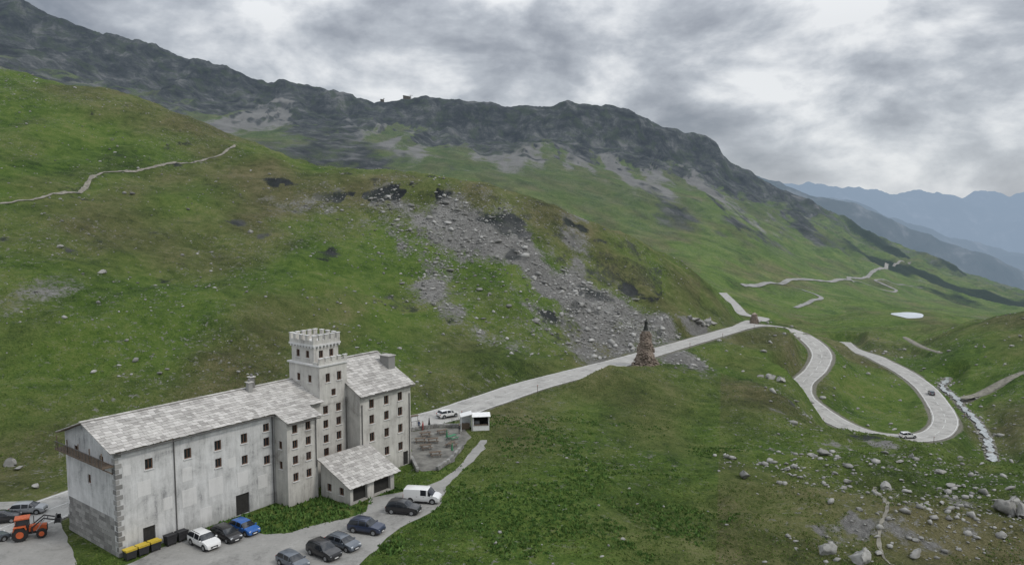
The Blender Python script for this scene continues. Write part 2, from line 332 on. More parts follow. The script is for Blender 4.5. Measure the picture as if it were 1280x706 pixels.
# ------------------------------------------------------------------ terrain
NA,NY=900,940
A=np.linspace(-1.12,1.12,NA);Yr=np.exp(np.linspace(math.log(26),math.log(4500),NY))
AA,YG=np.meshgrid(A,Yr,indexing='ij');X=(AA*YG).ravel();Y=YG.ravel()
Z,U,BD=height(X,Y,True)
idx=np.arange(NA*NY).reshape(NA,NY)
Fq=np.stack([idx[:-1,:-1],idx[1:,:-1],idx[1:,1:],idx[:-1,1:]],-1).reshape(-1,4)
a_=X/Y
Zg=Z.reshape(NA,NY);za=np.gradient(Zg,A,axis=0)/YG;zy=np.gradient(Zg,Yr,axis=1)-AA*za
slope=np.hypot(za,zy).ravel();side=za.ravel()
def strokes(P,r):
    d=np.full(len(X),1e9);k=np.where(Y<420)[0]
    dd=np.full(len(k),1e9)
    for p,q in zip(P[:-1],P[1:]):
        e,_=segd(X[k],Y[k],p,q);dd=np.minimum(dd,e)
    d[k]=dd;return np.clip(1-d/r,0,1)
nz=fbm(X/13,Y/26,5,50);nz2=fbm(X/5,Y/8,4,53)
scree=np.maximum.reduce([strokes([(-50,302),(-12,290),(14,262),(27,240),(30,222)],36),strokes([(-42,292),(-24,248),(-14,212)],20)*.8,strokes([(-62,304),(-82,288)],20)*.55,strokes([(30,262),(58,272)],26)*.75])
scree=np.where(scree>0,scree*.72+nz*.7+nz2*.4-.02,0)
scree+=np.where((U>2.3)&(U<5.4)&(a_<.26),np.clip(fbm(X/28,Y/55,5,60)-.25+.14*sstep(3.4,4.8,U),0,1)*1.7,0)
mtn=sstep(7.1,7.8,U)
rn=fbm(X/120,Y/300,6,70);rn2=fbm(X/42,Y/520,5,75);rn3=fbm(X/30,Y/60,5,78)
left=1-sstep(-.2,-.1,a_);right=sstep(.30,.45,a_)
rock=mtn*np.clip(sstep(8.3,9.15,U+rn*.9+rn3*.4)*1.1+left*(.6+rn*.9+rn3*.4)+sstep(.42,.85,slope)*.6+np.clip(rn*1.4+rn3*.6-.2,0,.6),0,1.2)*(1-.6*right)
fan=mtn*sstep(7.3,8.4,U)*(1-sstep(9.2,9.9,U))*np.clip(rn2*1.5+rn3*.45+.14+.45*np.exp(-((a_-.14)/.13)**2)+.35*np.exp(-((a_+.22)/.09)**2)+left*.10-side*.5,0,1)*(1-.7*right)
scree=np.maximum(scree,fan)
scree+=sstep(5.5,6.5,U)*(1-mtn)*np.clip(fbm(X/60,Y/150,5,81)-.25,0,1)
dry=np.clip(.20+fbm(X/30,Y/45,5,90)*1.2+.34*sstep(3.4,5,U)*(a_<.25)-.2*sstep(5.5,6.5,U)+.30*(a_>.28)*(U<2.6)+.08*(a_>.28),0,.95)
alp=mtn*(.85-.45*sstep(.15,.3,a_)*(U<8.3))*np.clip(1-.5*right,0,1)
forest=sstep(.36,.5,a_)*sstep(7.4,8.3,U)*(1-sstep(9.7,10.2,U))*np.clip(.55+fbm(X/90,Y/170,5,95)*2,0,.9)
rock+=np.where((U>1.6)&(U<3.2)&(a_>.3),np.clip(fbm(X/7,Y/10,5,99)-.34,0,1)*2.0,0)
scree+=np.where((U>1.0)&(U<2.8)&(a_>.33),np.clip(fbm(X/6,Y/9,5,105)-.27,0,1)*1.8,0)
for cx,cy,r in((-66,309,8),(-40,313,11),(2,292,6),(-5,300,7),(30,268,4),(-95,315,6)):
    rock+=np.clip(1.15-np.hypot((X-cx)/1.8,Y-cy)/r,0,1)*1.0*(nz>-.15)
rock+=np.where((U>3.2)&(U<5.4)&(a_<.2),np.clip(fbm(X/12,Y/12,5,111)-.30,0,1)*2.0+.5*sstep(.6,.9,slope),0)
verge=np.clip(.62-BD/2.6,0,1)*(Y<420)*(BD>-2)
npmesh('terrain',np.stack([X,Y,Z],1),Fq,[M['ground']],True,dict(scree=scree,rock=np.clip(rock,0,1.3),dry=dry,forest=forest,verge=verge,alp=alp))
npmesh('valley_floor',[(-60000,-60000,-905),(60000,-60000,-905),(60000,60000,-905),(-60000,60000,-905)],[(0,1,2,3)],[M['ground']],False,dict(scree=[0]*4,rock=[0]*4,dry=[0]*4,forest=[.6]*4,verge=[0]*4,alp=[0]*4))
def rangemat():
    m,nt,b=newmat('distant_range');p=pos(nt)
    c=ramp(nt,noise(nt,p,.0022,8,.7,.3),[(.38,(.015,.028,.020)),(.55,(.045,.055,.048)),(.68,(.17,.17,.17))])
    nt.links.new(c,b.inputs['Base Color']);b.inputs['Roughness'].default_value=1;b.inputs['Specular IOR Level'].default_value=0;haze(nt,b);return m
RM=rangemat()
def mrange(name,P,D,wl,amp,seed):
    P=np.array(P);n=460;k=50
    a=np.linspace(P[0,0],P[-1,0],n);z=pch(P[:,0],P[:,1],a)
    V=[]
    t=np.linspace(-1,1,k)
    for j,tj in enumerate(t):
        Yy=D+tj*D*.16*(1 if tj<0 else .6);xx=a*D
        r=ridged(xx/wl,np.full(n,Yy)/(wl*1.6),6,seed)-.55
        zz=-905+(z+905)*(1-abs(tj))**.85+r*amp*(.5+1.2*min(1,abs(tj)*3))
        zz+=fbm(xx/(wl*.22),np.full(n,Yy)/(wl*.3),5,seed+9)*amp*.4
        V.append(np.stack([xx,np.full(n,Yy),zz],1))
    V=np.concatenate(V);id_=np.arange(n*k).reshape(k,n)
    F=np.stack([id_[:-1,:-1],id_[:-1,1:],id_[1:,1:],id_[1:,:-1]],-1).reshape(-1,4)
    npmesh(name,V,F,[RM],True)
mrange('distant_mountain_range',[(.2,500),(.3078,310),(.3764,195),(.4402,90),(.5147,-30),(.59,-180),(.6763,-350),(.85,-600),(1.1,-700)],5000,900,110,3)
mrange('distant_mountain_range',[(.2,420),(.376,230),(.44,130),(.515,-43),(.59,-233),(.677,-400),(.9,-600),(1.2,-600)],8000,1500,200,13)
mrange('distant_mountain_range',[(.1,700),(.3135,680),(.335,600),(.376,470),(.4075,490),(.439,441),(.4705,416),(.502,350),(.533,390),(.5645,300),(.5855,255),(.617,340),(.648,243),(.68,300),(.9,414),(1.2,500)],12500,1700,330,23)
# ------------------------------------------------------------------ roads
def strip(name,S,w,mat,off,drape=False,jit=0,offc=0,parent=None,dash=None):
    F=[];S=[np.array(p,float) for p in S];n=len(S);nc=3
    P=[];wf=w if callable(w) else (lambda i:w);of=offc if callable(offc) else (lambda i:offc)
    for i,p in enumerate(S):
        t=S[min(i+1,n-1)]-S[max(i-1,0)];t=t[:2]/(np.linalg.norm(t[:2])+1e-9);nn=np.array([-t[1],t[0]])
        for k in range(nc):
            o=of(i)+(k/(nc-1)-.5)*wf(i)
            if k!=1 and jit: o+=random.uniform(-jit,jit)
            P.append((p[0]+nn[0]*o,p[1]+nn[1]*o,p[2]))
    P=np.array(P)
    if drape: P[:,2]=height(P[:,0],P[:,1])
    P[:,2]+=off
    for i in range(n-1):
        if dash and (i//dash)%2: continue
        for k in range(nc-1):
            b=i*nc+k;F.append((b,b+1,b+nc+1,b+nc))
    return npmesh(name,P,F,[mat],True,parent=parent)
mr=empty('mountain_road')
fine=spline(MAIN,2);FY=np.array([p[1] for p in fine]);iend=int(np.argmax(FY>230));
def rw(i): return 8.9-1.6*float(sstep(iend-25,iend+10,np.array(float(i))))
strip('asphalt',fine,rw,M['asphalt'],.04,jit=.12,parent=mr)
for s_ in(-1,1): strip('edge_line',fine,.15,M['line'],.05,offc=lambda i,s_=s_:(rw(i)/2-.42)*s_,parent=mr)
strip('centre_line',fine,.12,M['line'],.05,dash=2,parent=mr)
br=empty('side_road');strip('asphalt',spline(BRANCH,3),6.4,M['asphalt'],.06,jit=.15,parent=br)
strip('gravel_track',spline(RR,2),3.2,M['path'],.05,jit=.3)
strip('gravel_track',spline(RR2,3),2.6,M['path'],.05,jit=.3)
strip('stream',spline(STREAM,1.5),1.7,M['water'],.14,jit=.6)
FAR=[(238,780,0),(290,850,0),(344,931,0),(415,1010,0),(488,1098,0),(512,1140,0),(530,1190,0),(575,1235,0),(640,1330,0),(705,1430,0),(760,1530,0),(860,1640,0)]
strip('valley_road',spline(FAR,5),6.5,M['farroad'],.8,drape=True)
strip('valley_road',spline([(272,725,0),(285,745,0),(318,799,0),(338,826,0),(330,860,0),(300,880,0)],5),5,M['farroad'],.6,drape=True)
strip('valley_road',spline([(512,1145,0),(560,1160,0),(600,1180,0),(590,1230,0),(640,1260,0),(700,1290,0)],5),4.5,M['farroad'],.7,drape=True)
strip('hill_path',spline([(-175,215,0),(-153,228,0),(-148,244,0),(-146,258,0),(-149,279,0),(-141,307,0),(-128,332,0),(-126,350,0)],1.5),1.15,M['path'],.22,drape=True,jit=.3)
strip('foot_path',spline([(58,118,0),(56.5,114.4,0),(53.9,105.5,0),(48,96,0),(46.1,89.2,0),(45,80,0)],1),.4,M['path'],.07,drape=True,jit=.15)
def sheet(name,P,z,mat):
    b=B();b.add([(x,y,z) for x,y in P],[tuple(range(len(P)))],mat);return b.obj(name)
def rough(P,j,step=1.5):
    out=[]
    for i in range(len(P)):
        p=np.array(P[i]);q=np.array(P[(i+1)%len(P)]);n=max(1,int(np.linalg.norm(q-p)/step))
        for k in range(n): out.append(tuple(p+(q-p)*k/n+rng.normal(size=2)*j))
    return out
LOT=[(-36,66),(-45.5,78),(-44.3,82.5),(-42.3,87.2),(-39.2,91),(-36,93.4),(-33.5,93.2),(-31,91.4),(-28,92.2),(-24.7,94.8),(-21.5,96.5),(-19.6,98.8),(-19.8,103.7),(-16,106.2),(-13.9,106.9),(-10.6,110.8),(-8.3,116.4),(-7.0,124),(-5.4,131),(-4.2,131),(-4.6,126),(-6.2,119.5),(-8.0,114),(-9.6,108),(-10.0,100.5),(-12,96.5),(-14.4,93.5),(-15.7,88.7),(-17.1,84.4),(-18.5,78),(-20,66)]
sheet('car_park',rough(LOT,.13),.012,M['lot'])
LLOT=[(-86,102),(-62.5,102.5),(-60.5,98),(-58,94.5),(-51,85.5),(-47.5,79.5),(-46.5,70),(-86,66)]
sheet('yard_pavement',rough(LLOT,.1),.004,M['lot'])
TERR=[(-18.8,136),(-14,138.5),(-8.8,138.6),(-7.2,132),(-8.6,126),(-9.6,119),(-11.5,115),(-14.4,114.5),(-16.6,120)]
sheet('terrace_paving',rough(TERR,.2),.008,M['terr'])
# ------------------------------------------------------------------ rocks
def rock_templates(sub,n,cuts=9,lo=.4,hi=.8):
    T=[]
    for i in range(n):
        bm=bmesh.new();bmesh.ops.create_icosphere(bm,subdivisions=sub,radius=1)
        V=np.array([v.co[:] for v in bm.verts]);F=np.array([[v.index for v in f.verts] for f in bm.faces]);bm.free()
        for _ in range(cuts):
            d=rng.normal(size=3);d/=np.linalg.norm(d);h=rng.uniform(lo,hi);q=V@d;V=V-np.outer(np.clip(q-h,0,None),d)
        V+=rng.normal(size=V.shape)*.035
        T.append((V,F))
    return T
RT1=rock_templates(1,8);RT2=rock_templates(3,8,14,.35,.72)
def scatter_rocks(name,pts,T,mat,flat=.65,sink=.25,smooth=False):
    VV=[];FF=[];o=0
    xs=np.array([p[0] for p in pts]);ys=np.array([p[1] for p in pts]);zs=height(xs,ys)
    for (x,y,s),z in zip([p[:3] for p in pts],zs):
        V,F=T[rng.integers(len(T))]
        sc=np.array([s*rng.uniform(.85,1.5),s*rng.uniform(.65,1.1),s*flat*rng.uniform(.6,1.3)])/2
        c,sn=math.cos(t:=rng.uniform(0,6.28)),math.sin(t)
        R=np.array([[c,-sn,0],[sn,c,0],[0,0,1]]);tl=rng.uniform(-.4,.4);c2,s2=math.cos(tl),math.sin(tl)
        R=R@np.array([[1,0,0],[0,c2,-s2],[0,s2,c2]])
        W=(V*sc)@R.T+np.array([x,y,z+sc[2]*(1-2*sink)]);VV.append(W);FF.append(F+o);o+=len(V)
    npmesh(name,np.concatenate(VV),np.concatenate(FF),[mat],smooth)
big=[(59,116.5,3.3),(59.8,118,1.4),(39.2,90.8,2.6),(42.4,88.5,3.4),(50.8,92,2.3),(70,104.6,3.8),(71.5,102.5,4.2),(73,107,2.6),(38.8,130.7,2.6),(37.6,119.7,2.5),(46.2,123.8,1.8),(48,125,1.2),(53,130.7,2.1),(55,131.5,2.8),(56.5,129,1.2),(71.9,124.1,2.1),(73.1,135.4,1.8),(73,211,3.6),(75,209,3.2),(71,213,2.4),(91,245,3.5),(93,243,2.6),(-77.3,114.4,2.4),(-75.5,113.5,1.4),(-69.2,107.3,1.2),(-107,198,2.4),(-123,207,2.0),(-88,256,2.4),(66,280,3),(68,282,4.4),(70,284,3.8),(72.5,287,5),(75,290,3.4),(76.5,293,4.8),(79,296,3.8),(57.6,94.2,1.1),(70.1,117.5,2.1),(36.3,96.5,1.0),(14,91.8,.7),(-2,89.4,.8),(48.5,103,1.2),(63,108,1.3),(66,110,1.1),(54,119,1.6),(67,128,1.5),(61,126,1.1),(112,178,3),(116,176,2.2),(122,181,3),(106,172,2),(46,92,1.2),(53,96,1.4),(65,97,1.8),(69,94,2.2),(60,101,1.3)]
scatter_rocks('boulder_field',big,RT2,M['rock'],.75,.22)
pts=[]
cl=[(55,128,10,120),(70,112,8,120),(48,120,8,100),(62,96,9,90),(40,92,5,40),(75,130,8,100),(42,128,8,70),(66,104,7,100),(52,98,8,70),(76,100,6,60),(58,112,9,90),(80,118,7,60)]
for cx,cy,r,n in cl:
    for _ in range(n): pts.append((cx+rng.normal()*r*.6,cy+rng.normal()*r*.6,float(np.clip(rng.lognormal(-.95,.65),.15,1.9))))
for _ in range(300):
    y=rng.uniform(80,200);a=rng.uniform(-.05,.85);pts.append((a*y,y,float(np.clip(rng.lognormal(-1.2,.5),.15,1.0))))
for _ in range(420):
    i=rng.integers(len(stS));p=stS[i];pts.append((p[0]+rng.normal()*3,p[1]+rng.normal()*3,float(np.clip(rng.lognormal(-.4,.5),.3,2.0))))
for _ in range(900):
    y=rng.uniform(150,400);a=rng.uniform(.33,.8);x=a*y;pts.append((x,y,float(np.clip(rng.lognormal(-.35,.6),.3,2.6))))
P=np.array(pts)
def ok(P,extra=1.0):
    m=~inpoly(P[:,0],P[:,1],LOT)&~inpoly(P[:,0],P[:,1],LLOT)&~inpoly(P[:,0],P[:,1],TERR)
    for S in(mainS,brS):
        for p,q in zip(S[:-1],S[1:]):
            d,_=segd(P[:,0],P[:,1],p,q);m&=d>4.6+extra
    return m
AX,AY=-45.6,85.0;E1=np.array([.607,.795]);E2=np.array([-.795,.607])
def loc2w(s,t): return (AX+s*E1[0]+t*E2[0],AY+s*E1[1]+t*E2[1])
FOOT=[loc2w(-.3,-.3),loc2w(26.5,-.3),loc2w(26.5,-9.5),loc2w(36,-9.5),loc2w(36,-3),loc2w(45.2,-3),loc2w(45.2,13.4),loc2w(-.3,13.4)]
P=P[ok(P)];P=P[~inpoly(P[:,0],P[:,1],FOOT)]
scatter_rocks('scattered_stones',[tuple(p) for p in P],RT1,M['rock'],.6,.3)
pts=[]
lines=[([(-50,300),(-12,288),(12,262),(27,240),(30,222)],26,4800),([(-40,290),(-24,247),(-14,214)],15,1100),([(-5,300),(-45,307),(-80,298)],10,700),([(30,252),(58,270)],14,900)]
for L,w,n in lines:
    sl=spline(L,3)
    for _ in range(n):
        p=sl[rng.integers(len(sl))];pts.append((p[0]+rng.normal()*w*.6,p[1]+rng.normal()*w*.6,float(np.clip(rng.lognormal(-.55,.62),.25,3.4))))
for _ in range(4800):
    y=rng.uniform(150,395);a=rng.uniform(-.75,.24);x=a*y
    if y<150+ (a>-.1)*50: continue
    pts.append((x,y,float(np.clip(rng.lognormal(-.8,.55),.2,2.0))))
P=np.array(pts);n_=fbm(P[:,0]/13,P[:,1]/26,5,50)+.5*fbm(P[:,0]/5,P[:,1]/8,4,53);P=P[ok(P,1.5)&((n_>-.05)|(rng.random(len(P))<.25))]
scatter_rocks('hillside_scree',[tuple(p) for p in P],RT1,M['scr'],.6,.3)
# ------------------------------------------------------------------ grass tufts and herbs
def tufts(name,n,mat,yr,ar,hr,wr,blades,seed,cond=None):
    r=np.random.default_rng(seed)
    y=np.exp(r.uniform(math.log(yr[0]),math.log(yr[1]),n));a=r.uniform(ar[0],ar[1],n);x=a*y
    m=ok(np.c_[x,y],-.4)&~inpoly(x,y,FOOT)
    if cond is not None: m&=cond(x,y)
    x=x[m];y=y[m];z=height(x,y);n=len(x)
    V=[];
    for b in range(blades):
        an=r.uniform(0,6.28,n);h=r.uniform(*hr,n);w=r.uniform(*wr,n);ln=r.uniform(.1,.6,n)*h;ox=r.normal(size=n)*w;oy=r.normal(size=n)*w
        dx=np.cos(an);dy=np.sin(an)
        p0=np.stack([x+ox-dy*w,y+oy+dx*w,z-.05],1);p1=np.stack([x+ox+dy*w,y+oy-dx*w,z-.05],1)
        p2=np.stack([x+ox+dx*ln+dy*w*.3,y+oy+dy*ln-dx*w*.3,z+h],1)
        V.append(np.stack([p0,p1,p2],1))
    V=np.stack(V,1).reshape(-1,3);F=np.arange(len(V)).reshape(-1,3)
    npmesh(name,V,F,[mat],False)
tufts('grass_tufts',40000,M['tuft'],(70,190),(-.72,.82),(.08,.22),(.06,.14),4,1,lambda x,y:fbm(x/10,y/10,4,150)>-.18)
tufts('herb_patch',9000,M['herb'],(84,150),(-.2,.32),(.12,.34),(.10,.24),5,2,lambda x,y:fbm(x/8,y/8,5,130)*1.4+.02-np.abs(x/y-.03)*1.2>0)
tufts('herb_patch',2500,M['herb'],(86,112),(-.45,-.15),(.2,.5),(.12,.28),5,3,lambda x,y:(fbm(x/5,y/5,3,140)>-.1))
# ------------------------------------------------------------------ hospice
HO=empty('stone_hospice_building',(AX,AY,0),math.atan2(E1[1],E1[0]))
def facade(bw,bg,p0,ud,width,z0,z1,n,ops,mat,depth=.22,fm=None):
    """wall plane from p0 along ud with real recessed openings; n outward normal"""
    p0=np.array(p0,float);ud=np.array(ud,float);n=np.array(n,float);fm=fm or M['frame']
    us=sorted({0,width}|{o[0]-o[2]/2 for o in ops}|{o[0]+o[2]/2 for o in ops})
    vs=sorted({z0,z1}|{o[1]-o[3]/2 for o in ops}|{o[1]+o[3]/2 for o in ops})
    def pt(u,v,d=0): return (p0[0]+ud[0]*u+n[0]*d,p0[1]+ud[1]*u+n[1]*d,v)
    for i in range(len(us)-1):
        for j in range(len(vs)-1):
            cu=(us[i]+us[i+1])/2;cv=(vs[j]+vs[j+1])/2
            if any(abs(cu-o[0])<o[2]/2 and abs(cv-o[1])<o[3]/2 for o in ops): continue
            bw.add([pt(us[i],vs[j]),pt(us[i+1],vs[j]),pt(us[i+1],vs[j+1]),pt(us[i],vs[j+1])],[(0,1,2,3)],mat)
    rz=math.atan2(ud[1],ud[0])
    for o in ops:
        u,v,w,h=o[:4];k=o[4] if len(o)>4 else 'w'
        c=[(u-w/2,v-h/2),(u+w/2,v-h/2),(u+w/2,v+h/2),(u-w/2,v+h/2)]
        for a in range(4):
            q=c[a];r=c[(a+1)%4];bw.add([pt(*q),pt(*r),pt(*r,-depth),pt(*q,-depth)],[(0,1,2,3)],mat)
        bg.add([pt(*q,-depth) for q in c],[(0,1,2,3)],M['glass'] if k=='w' else M['dark'] if k=='d' else M['patch'])
        def bx(cu,cv,dw,dh,dd,off,mt): 
            q=pt(cu,cv,off);bg.box(q,(dw,dd,dh),mt,rz)
        if k=='w':
            f=.09
            bx(u-w/2+f/2,v,f,h-.004,.08,-depth+.05,fm);bx(u+w/2-f/2,v,f,h-.004,.08,-depth+.05,fm)
            bx(u,v+h/2-f/2-.002,w-2*f-.004,f,.08,-depth+.05,fm);bx(u,v-h/2+f/2+.002,w-2*f-.004,f,.08,-depth+.05,fm);bx(u,v,.06,h-2*f-.008,.06,-depth+.045,fm)
            bx(u,v-h/2-.05,w+.25,.09,.16,.05,M['patch'])
bw=B();bg=B()
u1=(1,0);n1=(0,-1)
zev=12.75
ops=[(s,10.2,.95,1.3) for s in(3.9,8.8,12.9,16.7)]+[(12.9,7.9,.9,1.2),(16.7,7.3,.9,1.2),(20.1,8.9,.95,1.2),(20.1,10.9,.95,1.1),(20.1,6.4,.95,1.2)]+[(3.6,1.3,1.5,2.6,'d'),(16.2,1.4,2.0,2.8,'d')]
facade(bw,bg,(0,0),u1,21.3,0,zev,n1,ops,M['plaster'])
facade(bw,bg,(21.3,0),(0,-1),2.9,0,12.0,(-1,0),[(1.4,8.4,.7,1.1),(1.4,5.6,.7,1.1)],M['plaster2'])
facade(bw,bg,(21.3,-2.9),u1,5.0,0,12.0,n1,[(s,z,.85,1.15) for s in(1.3,3.5) for z in(10.6,8.5,6.3,3.9)],M['plaster2'])
facade(bw,bg,(26.3,-2.9),(0,1),2.9,0,12.0,(1,0),[],M['plaster2'])
facade(bw,bg,(26.3,0),u1,7.9,0,zev,n1,[(s,z,.9,1.2) for s in(3.9,6.3) for z in(11.2,9.1,6.9,4.9)]+[(1.4,z,.8,1.1) for z in(9.9,7.3)],M['plaster2'])
facade(bw,bg,(34.2,0),(0,-1),2.9,0,12.95,(-1,0),[],M['plaster2'])
facade(bw,bg,(34.2,-2.9),u1,10.5,0,12.95,n1,[(s,z,.95,1.35) for s in(2.3,5.3,8.2) for z in(11.3,8.9,6.2)]+[(8.2,3.3,.95,1.3),(5.3,3.3,.95,1.3),(9.3,1.1,1.1,2.2,'d')],M['plaster2'])
facade(bw,bg,(44.7,-2.9),(0,1),15.9,0,12.95,(1,0),[(u,z,.95,1.35) for u in(3,8,13) for z in(11,8.2,5.4)],M['plaster2'])
facade(bw,bg,(44.7,13),(-1,0),44.7,0,zev,(0,1),[(u,z,.95,1.3) for u in range(3,44,5) for z in(10.3,7.3,4.2)],M['plaster'])
facade(bw,bg,(0,13),(0,-1),13,0,zev,(-1,0),[(3.0,10.9,1.0,1.2),(9.6,10.9,1.0,1.2),(6.2,8.0,.8,1.1)],M['plaster'])
zr=15.1
bw.add([(0,0,zev),(0,13,zev),(0,6.5,zr-.05)],[(0,1,2)],M['plaster'])
ZW=17.1
for s_ in(34.2,44.7): bw.add([(s_,-2.9,12.95),(s_,13,12.95),(s_,5.0,ZW-.05)],[(0,1,2)],M['plaster2'])
bw.add([(21.3,0,11.9),(21.3,-2.9,11.9),(21.3,0,12.9)],[(0,1,2)],M['plaster2'])
def ring_box(s0,s1,t0,t1,z0,z1,mat,ops_front=(),ops_left=()):
    facade(bw,bg,(s0,t0),(1,0),s1-s0,z0,z1,(0,-1),list(ops_front),mat);facade(bw,bg,(s0,t1),(0,-1),t1-t0,z0,z1,(-1,0),list(ops_left),mat)
    facade(bw,bg,(s1,t0),(0,1),t1-t0,z0,z1,(1,0),[],mat);facade(bw,bg,(s1,t1),(-1,0),s1-s0,z0,z1,(0,1),[],mat)
ring_box(29.2,34.25,-.06,7.0,12.0,17.7,M['plaster2'],[(1.5,15.9,.8,1.3),(3.6,15.9,.8,1.3),(2.5,13.6,.8,1.0)],[(2.2,15.7,.75,1.1),(4.8,15.7,.75,1.1)])
ring_box(29.5,34.0,1.5,6.7,17.9,20.5,M['plaster2'],[(1.3,19.2,.75,1.1),(3.2,19.2,.75,1.1)],[(1.5,19.2,.75,1.1),(3.7,19.2,.75,1.1)])
bw.box((31.72,3.47,17.8),(5.5,7.5,.22),M['patch']);bw.box((31.75,4.1,20.6),(5.1,5.8,.26),M['patch'])
def merlons(s0,s1,t0,t1,z,h,w,gap,th,sides='flrb'):
    def row(a,b,fixed,axis):
        n=max(2,round((b-a+gap)/(w+gap)));st=(b-a-w)/(n-1)
        for i in range(n):
            c=a+w/2+i*st
            if axis=='s': bw.box((c,fixed,z+h/2),(w,th,h),M['plaster2']);bw.box((c,fixed,z+h+.05),(w+.12,th+.12,.1),M['patch'])
            else: bw.box((fixed,c,z+h/2),(th,w,h),M['plaster2']);bw.box((fixed,c,z+h+.05),(th+.12,w+.12,.1),M['patch'])
    if 'f' in sides: row(s0,s1,t0,'s')
    if 'b' in sides: row(s0,s1,t1,'s')
    if 'l' in sides: row(t0+w+gap*.6,t1-w-gap*.6,s0,'t')
    if 'r' in sides: row(t0+w+gap*.6,t1-w-gap*.6,s1,'t')
for (s0,s1,t0,t1,z,h) in((29.45,34.05,1.45,6.75,20.73,.55),):
    bw.box(((s0+s1)/2,t0,z+h/2),(s1-s0+.3,.3,h),M['plaster2']);bw.box(((s0+s1)/2,t1,z+h/2),(s1-s0+.3,.3,h),M['plaster2'])
    bw.box((s0,(t0+t1)/2,z+h/2),(.3,t1-t0-.3,h),M['plaster2']);bw.box((s1,(t0+t1)/2,z+h/2),(.3,t1-t0-.3,h),M['plaster2'])
merlons(29.3,34.2,1.45,6.75,21.28,.75,.62,.55,.34)
bw.box((31.7,0.02,18.1),(5.2,.3,.38),M['plaster2']);merlons(29.2,34.3,.02,1.0,18.29,.55,.6,.5,.32,'f')
bw.box((29.2,.75,18.1),(.3,1.1,.38),M['plaster2']);bw.box((34.3,.75,18.1),(.3,1.1,.38),M['plaster2'])
for i in range(8): bw.box((29.45+i*.64,1.3,20.35),(.2,.35,.3),M['patch'])
for i in range(8): bw.box((29.3,1.7+i*.68,20.35),(.35,.2,.3),M['patch'])
for s_,z_,w_,h_ in((3.2,7.4,1.6,1.8),(8.6,7.6,1.3,1.7),(8.8,4.6,1.9,2.2),(12.4,4.9,2.0,2.3),(16.3,4.8,1.6,1.9),(6.0,4.7,1.2,1.5),(19.3,3.6,1.5,1.8),(10.9,1.6,1.6,2.0),(1.3,10.1,.9,1.2),(14.8,7.4,1.1,1.3)):
    bw.box((s_,-.012,z_),(w_,.03,h_),M['patch'])
for i in range(20):
    z_=.32+i*.62;a,b_=(.75,.42) if i%2 else (.42,.75)
    bw.box((a/2-.045,-.03,z_),(a,.05,.5),M['stonew']);bw.box((-.03,b_/2+.0,z_),(.05,b_,.5),M['stonew'])
for r in range(9):
    t_=.9
    while t_<12.2:
        w_=random.uniform(.6,1.2);bw.box((-.02,t_+w_/2,.3+r*.5),(.05,w_-.05,.45),M['stonew']);t_+=w_
bw.obj('walls',HO,fix=False);bg.obj('windows_and_doors',HO,fix=True)
bp=B()
for s_,z0_,t_ in((7.0,.2,-.12),(21.0,.2,-.12),(33.9,3,-.2),(44.3,.2,-3.05),(34.5,3,-3.05),(26.0,4.5,-3.05)):
    bp.bar((s_,t_,z0_),(s_,t_,12.5 if t_>-1 else 11.5),.07,M['pipe'])
bp.bar((0,-.75,12.45),(21.2,-.75,12.45),.08,M['pipe']);bp.bar((21.0,-3.6,11.5),(26.5,-3.6,11.5),.08,M['pipe']);bp.bar((34.0,-3.6,12.65),(45.1,-3.6,12.65),.08,M['pipe'])
bp.obj('gutters_and_drainpipes',HO)
br_=B()
def roof(p00,u,v,lu,lv,step=.62,wd=.75):
    """p00 lower eave corner, u along eave, v up the slope"""
    p00=Vector(p00);u=Vector(u).normalized();v=Vector(v).normalized();n=u.cross(v).normalized()
    if n.z<0:n=-n
    def pr(x,y,z): return p00+u*x+v*y+n*z
    br_.add([pr(0,0,-.12),pr(lu,0,-.12),pr(lu,lv,-.12),pr(0,lv,-.12),pr(0,0,0),pr(lu,0,0),pr(lu,lv,0),pr(0,lv,0)],[(0,3,2,1),(4,5,6,7),(0,1,5,4),(1,2,6,5),(2,3,7,6),(3,0,4,7)],M['wood'])
    rows=int(lv/step)+1
    for r in range(rows):
        y0=r*lv/rows-.08;y1=(r+1)*lv/rows+.12;x=-random.uniform(0,.4)
        while x<lu:
            w=random.uniform(.6,1.35)*wd;x0=max(x,-.06);x1=min(x+w-.03,lu+.06);x+=w
            if x1-x0<.1: continue
            j=random.uniform(-.05,.05);h=random.uniform(.0,.03);sk=random.uniform(-.08,.08)
            V=[pr(x0,y0+j+sk,.07+h),pr(x1,y0+j-sk,.07+h+random.uniform(-.01,.01)),pr(x1,y1,.015),pr(x0,y1,.015)]
            Vb=[q-n*.07 for q in V]
            br_.add(V+Vb,[(0,1,2,3),(0,4,5,1),(1,5,6,2),(3,2,6,7),(0,3,7,4)],M['slab'])
sl=(zr-12.75)/7.1
def rz_(t): return zr-(6.5-t)*sl
L1=math.hypot(7.2,7.2*sl)
roof((-.8,-.7,rz_(-.7)),(1,0,0),(0,1,sl),30.1,L1)
roof((-.8,13.7,rz_(-.7)),(1,0,0),(0,-1,sl),35.1,L1)
roof((21.0,-3.55,rz_(-3.55)),(1,0,0),(0,1,sl),5.7,math.hypot(3.0,3*sl))
sw=(ZW-12.9)/8.5
roof((33.9,-3.5,12.85),(1,0,0),(0,1,sw),11.25,math.hypot(8.5,8.5*sw))
roof((33.9,13.5,12.85),(1,0,0),(0,-1,sw),11.25,math.hypot(8.5,8.5*sw))
roof((26.2,-9.8,2.6),(1,0,0),(0,1,.42),9.4,math.hypot(6.8,6.8*.42),.6,.7)
br_.obj('stone_slab_roof',HO,fix=False)
bc=B()
for i in range(36): bc.box((-.5+i*.86,6.5,zr+.10),(.82,.5,.08),M['slab'],rx=random.uniform(-.03,.03))
